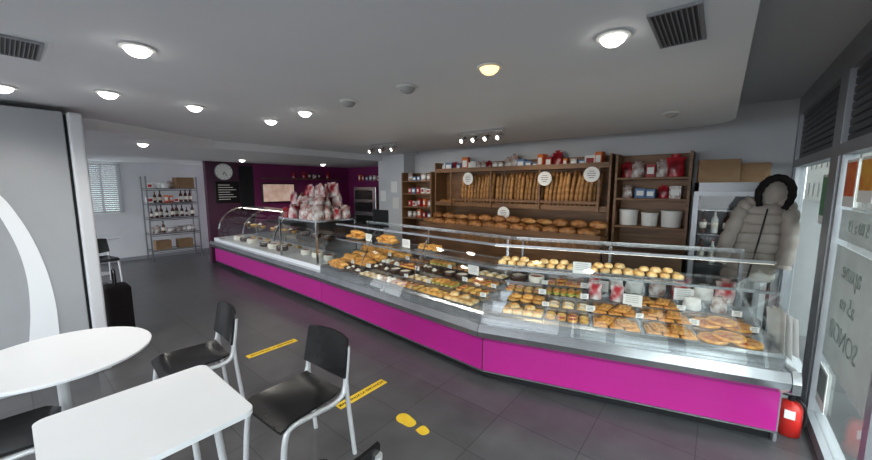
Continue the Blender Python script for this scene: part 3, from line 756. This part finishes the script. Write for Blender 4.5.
def t_bottle(m,lab,cat='bottle',cap='redb'):
    r=root('bottle',(0,0,0),label=lab,category=cat)
    b=nb(); lathe(b,[(.034,0),(.037,.01),(.037,.17),(.030,.20),(.014,.225),(.013,.28)],16); mk('bottle_body',b,m,parent=r,smooth=True)
    b=nb(); lathe(b,[(.0375,.06),(.0375,.14)],16); mk('bottle_label',b,'label',parent=r,smooth=True)
    b=nb(); lathe(b,[(.016,.2805),(.016,.30)],12); mk('bottle_cap',b,cap,parent=r); return tpl(r)
wine=t_bottle('wine','dark glass bottle with cream label',cap='black'); wat=t_bottle('cream','white bottle with paper label')
for z in (.862,1.212,):
    for i in range(5): inst((wine,wat)[i%2],(fx0+.10+i*.11,5.25,z+.0005),0,.9,group='bottles in the fridge')
inst(cbox,(-.05,5.35,1.8005),.1,1.1,label='brown cardboard box on top of the fridge'); inst(cbox,(.28,5.38,1.8005),-.1,(.75,.9,.9),label='brown cardboard box on top of the fridge')
# coat and stand
r=root('coat_stand',(.42,4.52,0),label='black metal coat stand behind the counter',category='coat stand')
b=nb(); cyl(b,(.42,4.52,.02),(.42,4.52,1.82),.014,10); sweep(b,smoothpts([(.42,4.52,1.80),(.39,4.46,1.82),(.38,4.42,1.85)]),.008,8); mk('stand_pole',b,'black',parent=r)
b=nb(); lathe(b,[(.15,0),(.15,.015),(.03,.025)],20,(.42,4.52,0)); mk('stand_base',b,'black',parent=r)
cx,cy=.24,4.32
r=root('winter_coat',(cx,cy,.88),label='beige grey quilted puffer coat with black fur hood, hanging',category='coat')
def shf(z): return .11*((z-.88)/.85)
b=nb(); pr=[]
N=100
for i in range(N):
    t=i/(N-1); z=.89+.80*t
    w_=.20-.03*t if t<.74 else .178*(1-((t-.74)/.26)**2*.62)
    q=abs(math.sin(t*math.pi*9))**.5; pr.append((w_*(.86+.14*q),z))
lathe(b,pr,48,(cx,cy,0),sx=1,sy=.52,wob=lambda k,z:.035*math.sin(k*31+z*5)+.04*math.sin(k*13-z*9),sh=shf); mk('coat_body',b,'coat',parent=r,smooth=True)
b=nb(); sweep(b,smoothpts([(cx+.0,cy-.115,.90),(cx+.05,cy-.108,1.25),(cx+.09,cy-.085,1.56)],6),.007,6); mk('coat_zip',b,'blackm',parent=r)
for sx_ in (-1,1):
    ox=.09
    b=nb(); pts=smoothpts([(cx+ox+sx_*.09,cy-.01,1.63),(cx+ox+sx_*.155-.01,cy-.03,1.54),(cx+.05+sx_*.20,cy-.06,1.30),(cx+.01+sx_*.215,cy-.08,1.04)],16)
    sweep(b,pts,[.064*(.78+.22*abs(math.sin(i*.42))**.6) for i in range(len(pts))],14); mk('sleeve',b,'coat',parent=r,smooth=True)
hx=cx+.12
b=nb(); lathe(b,[(.08,1.60),(.12,1.65),(.125,1.71),(.10,1.78),(.05,1.82),(.01,1.83)],20,(hx,cy,0),sy=.7); mk('hood',b,'coat',parent=r,smooth=True)
b=nb(); pts=smoothpts([(hx-.085,cy-.10,1.58),(hx-.10,cy-.10,1.70),(hx-.05,cy-.08,1.80),(hx+.03,cy-.07,1.83),(hx+.10,cy-.08,1.77),(hx+.11,cy-.10,1.66),(hx+.07,cy-.11,1.56)],6)
sweep(b,pts,[.022+.010*math.sin(math.pi*i/36)+.003*math.sin(i*2) for i in range(len(pts))],12); mk('fur_trim',b,'fur',parent=r,smooth=True)
ex=(.50,3.385)
r=root('fire_extinguisher',(ex[0],ex[1],0),label='red fire extinguisher with white label standing by the counter',category='fire extinguisher')
b=nb(); lathe(b,[(.058,0),(.066,.01),(.066,.20),(.05,.235),(.02,.25)],24,(*ex,0)); mk('cylinder_body',b,'red',parent=r,smooth=True)
b=nb(); box(b,ex[0]-.035,ex[0]+.02,ex[1]-.0695,ex[1]-.05,.14,.20); mk('white_label',b,'paper',parent=r,smooth=True)
b=nb(); lathe(b,[(.018,.251),(.018,.28)],12,(*ex,0)); box(b,ex[0]-.05,ex[0]+.015,ex[1]-.01,ex[1]+.01,.281,.293); mk('valve_handle',b,'black',parent=r)
b=nb(); sweep(b,smoothpts([(ex[0]+.018,ex[1],.27),(ex[0]+.06,ex[1]-.03,.25),(ex[0]+.075,ex[1]-.03,.17),(ex[0]+.07,ex[1]-.03,.08)]),.008,8); mk('hose',b,'black',parent=r,smooth=True)
# ---------------------------------------------------------------- purple wall things
cz,cyk=2.10,3.28
r=root('wall_clock',(-8.99,cyk,cz-.18),label='round white wall clock on the plum wall',category='wall clock')
b=nb(); sweep(b,[(-8.998,cyk,cz),(-8.96,cyk,cz)],[.19,.19],32); mk('clock_rim',b,'alu',parent=r)
b=nb(); sweep(b,[(-8.9598,cyk,cz),(-8.957,cyk,cz)],[.18,.18],32); mk('clock_face',b,'paper',parent=r)
b=nb()
for i in range(12):
    a=R(30*i); bmesh.ops.create_cube(b,size=1,matrix=Matrix.Translation((-8.955,cyk+.155*math.sin(a),cz+.155*math.cos(a)))@Matrix.Rotation(-a,4,'X')@Matrix.Diagonal((.002,.008,.022,1)))
mk('clock_marks',b,'black',parent=r)
for L_,a in ((.08,200),(.12,150)):
    a=R(a); b=nb(); bmesh.ops.create_cube(b,size=1,matrix=Matrix.Translation((-8.952,cyk+L_/2*math.sin(a),cz+L_/2*math.cos(a)))@Matrix.Rotation(-a,4,'X')@Matrix.Diagonal((.002,.01,L_,1)))
    mk('clock_hand',b,'black',parent=r)
r=root('blackboard',(-8.99,3.33,1.38),label='black menu board with white writing on the wall',category='blackboard')
b=nb(); box(b,-8.998,-8.975,3.08,3.60,1.38,1.88,.004,1); mk('board',b,'black',parent=r)
b=nb(); 
for i in range(7): box(b,-8.9745,-8.973,3.14,3.14+.25+.13*((i*7)%3)/2,1.79-i*.055,1.802-i*.055)
mk('chalk_lines',b,'paper',parent=r)
b=nb(); box(b,-8.998,-8.98,3.62,3.93,1.2,2.25); mk('wall_panel',b,'blackm',label='tall dark panel on the plum wall',category='wall panel')
r=root('picture_panel',(-8.97,4.55,1.35),label='lit food picture panel on the purple wall',category='picture panel')
b=nb(); box(b,-8.998,-8.95,4.12,5.0,1.35,1.85,.005,1); mk('panel_frame',b,'black',parent=r)
b=nb(); box(b,-8.9498,-8.947,4.15,4.97,1.38,1.82); mk('panel_picture',b,'screen',parent=r)
for z,ya in ((1.55,5.1),(1.95,4.1)):
    b=nb(); box(b,-8.998,-8.75,ya,6.3,z,z+.03); mk('wall_shelf',b,'woodd',label='dark wooden wall shelf on purple wall',category='wall shelf',group='shelves on the purple wall')
    y=ya+.1
    while y<6.25:
        if random.random()<.6: inst(random.choice((wine,wine,bx[0],bx[4],bagd)),(-8.87,y,z+.0305),R(90),random.uniform(.65,.95),group='bottles and packets on the purple wall shelves')
        y+=.15
b=nb(); box(b,-8.98,-8.4,4.1,6.7,0,.92,.005); mk('back_cabinet',b,'steeld',label='steel back cabinet under the wall shelves',category='cabinet')
def espresso(x,y,z):
    r=root('coffee_machine',(x,y,z),label='black and steel espresso machine on back cabinet',category='coffee machine')
    b=nb(); box(b,x-.25,x+.22,y-.38,y+.38,z,z+.06,.01); box(b,x-.25,x+.0,y-.38,y+.38,z+.06,z+.36,.01); box(b,x-.25,x+.22,y-.38,y+.38,z+.30,z+.48,.02); mk('machine_body',b,'black',parent=r)
    for q in (-.2,0,.2):
        b=nb(); cyl(b,(x+.1,y+q,z+.299),(x+.1,y+q,z+.25),.035,12); cyl(b,(x+.1,y+q,z+.27),(x+.27,y+q,z+.255),.012,8); mk('group_head',b,'chrome',parent=r)
espresso(-8.68,5.4,.921)
inst(bags,(-8.6,4.5,.921),0,1.6,label='silver and brown bag on the back cabinet')
r=root('steel_oven',(-7.4,6.45,0),label='tall steel bread oven in the rear recess',category='oven')
b=nb(); box(b,-7.85,-6.95,6.1,6.79,0,1.75,.01); mk('oven_body',b,'steel',parent=r)
for z in (.75,1.1,1.42):
    b=nb(); box(b,-7.78,-7.1,6.08,6.099,z,z+.24); mk('oven_door',b,'black',parent=r)
    b=nb(); cyl(b,(-7.7,6.06,z+.26),(-7.15,6.06,z+.26),.01,8); mk('oven_handle',b,'chrome',parent=r)
b=nb(); box(b,-6.85,-6.15,6.2,6.79,0,1.15,.01); mk('side_cabinet',b,'cream',label='white side cabinet beside the bread oven',category='cabinet')
inst(cbox,(-6.5,6.5,1.151),0,1.2,label='brown cardboard box on the white side cabinet')
b=nb(); box(b,-8.35,-6.2,6.55,6.79,1.90,1.93); mk('wall_shelf',b,'purple',label='purple wall shelf over the oven',category='wall shelf')
for i in range(12): inst(random.choice(bx+[wine]),(-8.25+i*.165,6.67,1.9305),0,.95,group='packets over the oven')
for x,z,m_ in ((-5.95,1.55,'paper'),(-5.6,1.75,'paper'),(-5.55,1.4,'cream')):
    b=nb(); box(b,x-.09,x+.09,5.443,5.449,z-.12,z+.12); mk('wall_notice',b,m_,label='white printed notice on the pillar',category='notice',group='notices on the pillar')
# ---------------------------------------------------------------- far rack
r=root('wire_rack',(-10.45,2.6,0),label='chrome wire shelving rack with bottles and jars',category='shelving rack')
x0,x1,y0,y1=-10.7,-10.25,2.1,3.1
for x in (x0,x1):
    for y in (y0,y1):
        b=nb(); cyl(b,(x,y,0),(x,y,2.0),.016,8); mk('rack_post',b,'steeld',parent=r)
ZR=(.25,.65,1.02,1.38,1.72)
for z in ZR:
    b=nb()
    for i in range(19): 
        y=y0+.02+i*(y1-y0-.04)/18; cyl(b,(x0,y,z-.004),(x1,y,z-.004),.003,4)
    for x in (x0,x1): cyl(b,(x,y0,z-.008),(x,y1,z-.008),.010,6); cyl(b,(x,y0,z-.05),(x,y1,z-.05),.008,6)
    mk('wire_shelf',b,'steeld',parent=r)
for z,opts in ((.65,(wine,bx[4],bags)),(1.02,(wine,wine,wine)),(1.38,(wine,bx[1],wine,bx[2])),(1.72,(bags,bx[0],bx[1],bagw))):
    for i in range(9 if z<1.7 else 5): inst(random.choice(opts),(-10.45+random.uniform(-.08,.08),2.18+i*.105,z),R(90)+random.uniform(-.2,.2),random.uniform(.75,1.05),group='goods on the wire rack')
for y in (2.35,2.8): inst(cbox,(-10.45,y,.2505),R(90),.9,label='brown cardboard box on the bottom rack shelf')
inst(cbox,(-10.45,2.88,1.7205),R(90),1.1,label='brown cardboard box on the top rack shelf')
# ---------------------------------------------------------------- tall cabinet
px=-4.5
r=root('tall_cabinet',(px-.3,-.75,0),label='tall pale cabinet with curved swoosh panel near the tables',category='cabinet')
b=nb(); box(b,px-.62,px,-2.0,.40,0,2.40,.01); mk('cabinet_body',b,'panel',parent=r)
def sw(outer,inner,x,m,lab):
    b=nb(); O=smoothpts([(0,*q) for q in outer],6); I=smoothpts([(0,*q) for q in inner],6)
    A=[[b.verts.new((x+dx,q.y,q.z)) for q in Ls] for Ls in (O,I) for dx in (.006,0)]
    n_=len(O)
    for i in range(n_-1):
        b.faces.new((A[0][i],A[0][i+1],A[2][i+1],A[2][i])); b.faces.new((A[0][i],A[1][i],A[1][i+1],A[0][i+1])); b.faces.new((A[2][i],A[2][i+1],A[3][i+1],A[3][i]))
        b.faces.new((A[1][i],A[3][i],A[3][i+1],A[1][i+1]))
    mk('swoosh_panel',b,m,parent=r,label=lab)
sw([(-.30,1.90),(-.05,1.74),(.08,1.48),(.17,1.12),(.21,.72),(.20,.25)],[(-.32,1.88),(-.10,1.68),(.015,1.36),(.065,1.02),(.055,.65),(.0,.25)],px+.0005,'white','white tapering swoosh decoration')
b=nb(); box(b,px-.60,px+.035,.42,.52,0,2.40,.02,3); mk('side_column',b,'swoosh',parent=r,label='rounded pale edge column')
b=nb(); box(b,px-.55,px-.02,.402,.418,0,2.38); mk('door_gap',b,'blackm',parent=r)
# ---------------------------------------------------------------- tables
def table(cx,cy,kind):
    r=root('cafe_table',(cx,cy,0),label='white square cafe table with rounded corners and metal legs' if kind=='sq' else 'white round cafe table with metal pedestal',category='table')
    b=nb()
    if kind=='sq':
        h=.328; pr=[]
        for qx,qy,a0 in ((1,1,0),(-1,1,90),(-1,-1,180),(1,-1,270)):
            for a in range(0,91,15): pr.append((cx+qx*(h-.045)+.045*math.cos(R(a0+a)),cy+qy*(h-.045)+.045*math.sin(R(a0+a))))
        slab(b,pr,.715,.74)
    else: lathe(b,[(.40,.712),(.432,.722),(.435,.735),(.43,.74),(.001,.74)],64,(cx,cy,0))
    mk('table_top',b,'white',parent=r,smooth=(kind!='sq'))
    if kind=='sq':
        for qx in (-1,1):
            for qy in (-1,1):
                b=nb(); cyl(b,(cx+qx*.20,cy+qy*.20,.714),(cx+qx*.25,cy+qy*.25,0),.016,12); mk('table_leg',b,'frame',parent=r,smooth=True)
    else:
        b=nb(); cyl(b,(cx,cy,.03),(cx,cy,.711),.03,16); lathe(b,[(.15,.69),(.15,.711)],16,(cx,cy,0)); mk('pedestal',b,'frame',parent=r,smooth=True)
        b=nb(); lathe(b,[(.23,0),(.23,.012),(.06,.03),(.03,.04)],32,(cx,cy,0)); mk('table_base',b,'frame',parent=r,smooth=True)
table(-1.915,.315,'sq'); table(-3.05,.13,'rd')
# ---------------------------------------------------------------- chairs
def chair():
    r=root('cafe_chair',(0,0,0),label='black plastic cafe chair with grey metal frame',category='chair')
    for s in (-1,1):
        b=nb(); sweep(b,smoothpts([(s*.205,-.235,0),(s*.203,-.215,.25),(s*.20,-.19,.40),(s*.20,-.14,.438),(s*.20,.0,.43),(s*.20,.13,.425),(s*.20,.205,.46),(s*.198,.232,.58),(s*.192,.255,.745)],6),.0165,10)
        mk('side_frame',b,'frame',parent=r,smooth=True)
        b=nb(); sweep(b,smoothpts([(s*.20,.226,.55),(s*.204,.232,.40),(s*.212,.27,.0)],6),.0145,10); mk('leg',b,'frame',parent=r,smooth=True)
    b=nb(); cyl(b,(-.19,.12,.418),(.19,.12,.418),.009,8); cyl(b,(-.19,-.13,.43),(.19,-.13,.43),.009,8); mk('cross_bar',b,'frame',parent=r)
    def sheet(fn,nx,ny,th,dirv):
        b=nb(); top=[[b.verts.new(fn(i/nx,j/ny)) for i in range(nx+1)] for j in range(ny+1)]
        bot=[[b.verts.new(Vector(fn(i/nx,j/ny))+Vector(dirv)*th) for i in range(nx+1)] for j in range(ny+1)]
        for j in range(ny):
            for i in range(nx):
                b.faces.new((top[j][i],top[j][i+1],top[j+1][i+1],top[j+1][i])); b.faces.new((bot[j][i],bot[j+1][i],bot[j+1][i+1],bot[j][i+1]))
        for j in range(ny):
            b.faces.new((top[j][0],top[j+1][0],bot[j+1][0],bot[j][0])); b.faces.new((top[j][nx],bot[j][nx],bot[j+1][nx],top[j+1][nx]))
        for i in range(nx):
            b.faces.new((top[0][i],bot[0][i],bot[0][i+1],top[0][i+1])); b.faces.new((top[ny][i],top[ny][i+1],bot[ny][i+1],bot[ny][i]))
        return b
    def seat(u,v):
        w=.212*(1-.10*v); 
        c=(2*u-1); edge=.96 if v in(0,1) and abs(c)>.95 else 1
        return (c*w*edge,-.225+.42*v,.474-.018*math.sin(math.pi*v)*(1-c*c)-.03*max(0,.15-v)/.15+.012*max(0,v-.85)/.15)
    mk('seat',sheet(seat,14,14,.016,(0,0,-1)),'black',parent=r,smooth=True)
    def back(u,v):
        c=2*u-1; w=.215*(1-.06*v)*(.97 if v>.97 else 1); y=.222+.045*v+.028*(1-c*c)
        z=.555+.25*v-(.012*c*c if v>.9 else 0)+(.025*(c*c-1)*(1-v))
        return (c*w,y-.022,z)
    mk('backrest',sheet(back,14,10,.014,(0,1,0)),'black',parent=r,smooth=True)
    return tpl(r)
ch=chair()
inst(ch,(-1.95,1.03,0),R(3),label='black cafe chair facing the square white table',group='cafe chairs')
inst(ch,(-3.03,.80,0),R(-4),label='black cafe chair facing the round white table',group='cafe chairs')
inst(ch,(-2.80,-.14,0),R(174),label='black cafe chair tucked under the round table',group='cafe chairs')
inst(ch,(-1.20,.63,0),R(-94),label='black cafe chair beside the square table end',group='cafe chairs')
inst(ch,(-6.25,.52,0),R(150),label='black cafe chair past the tall cabinet',group='cafe chairs')
inst(ch,(-8.6,1.0,0),R(100),label='black cafe chair by the far window',group='cafe chairs')
r=root('black_shopping_bag',(-5.42,.75,.0),label='black fabric shopping bag standing on the floor',category='bag')
b=nb(); box(b,-5.56,-5.28,.62,.86,.0,.62,.05,3); mk('bag_body',b,'fur',parent=r,smooth=True)
b=nb(); sweep(b,smoothpts([(-5.49,.73,.60),(-5.49,.73,.78),(-5.35,.73,.78),(-5.35,.73,.60)]),.01,8); mk('bag_handle',b,'black',parent=r,smooth=True)
table(-9.6,1.05,'rd')
# ---------------------------------------------------------------- floor marks
def tape(x,y0,y1):
    r=root('floor_tape',(x,(y0+y1)/2,0),label='yellow queue distance strip stuck on the floor',category='floor tape',group='yellow strips')
    b=nb(); box(b,x-.042,x+.042,y0,y1,.0003,.0015); mk('tape_strip',b,'yellow',parent=r)
    text('tape_text','MANTENGA LA DISTANCIA',.038,(x,(y0+y1)/2,.002),(0,0,R(90)),'blackm',parent=r,ext=.0002,bold=.0008)
tape(-3.68,1.44,1.98); tape(-2.25,1.53,2.03)
r=root('footprint_sticker',(-1.62,1.76,0),label='yellow shoe footprint sticker with sole and heel',category='floor sticker')
def blob(name,P0,x,y,rz):
    b=nb(); c,s=math.cos(rz),math.sin(rz); P0=smoothpts([(p[0],p[1],0) for p in P0+[P0[0]]],4)[:-1]
    P=[(x+q.x*c-q.y*s,y+q.x*s+q.y*c) for q in P0]
    slab(b,P,.0003,.0018); mk(name,b,'yellow',parent=r)
blob('sole_print',[(.10,.0),(.085,.040),(.045,.058),(-.01,.050),(-.065,.036),(-.082,.0),(-.065,-.036),(-.01,-.046),(.045,-.048),(.085,-.034)],-1.71,1.765,R(172))
blob('heel_print',[(.035,.036),(-.02,.040),(-.048,.022),(-.052,-.018),(-.02,-.038),(.035,-.034)],-1.55,1.758,R(172))
for t in TPL:
    if t.name not in USED:
        for c in list(t.children): bpy.data.objects.remove(c)
        bpy.data.objects.remove(t)
# ---------------------------------------------------------------- world, camera
w=bpy.data.worlds.new('World'); bpy.context.scene.world=w; w.use_nodes=True
bg=w.node_tree.nodes['Background']; bg.inputs[0].default_value=(.90,.95,1,1); bg.inputs[1].default_value=6.6
cam=bpy.data.cameras.new('camera'); co=bpy.data.objects.new('camera',cam); COL.objects.link(co)
cam.lens=14.45; cam.sensor_width=36; cam.clip_start=.03
co.location=(0,0,1.75); co.rotation_euler=(R(83),0,R(39)); bpy.context.scene.camera=co
bpy.context.scene.view_settings.view_transform='Standard'
bpy.context.scene.view_settings.look='None'
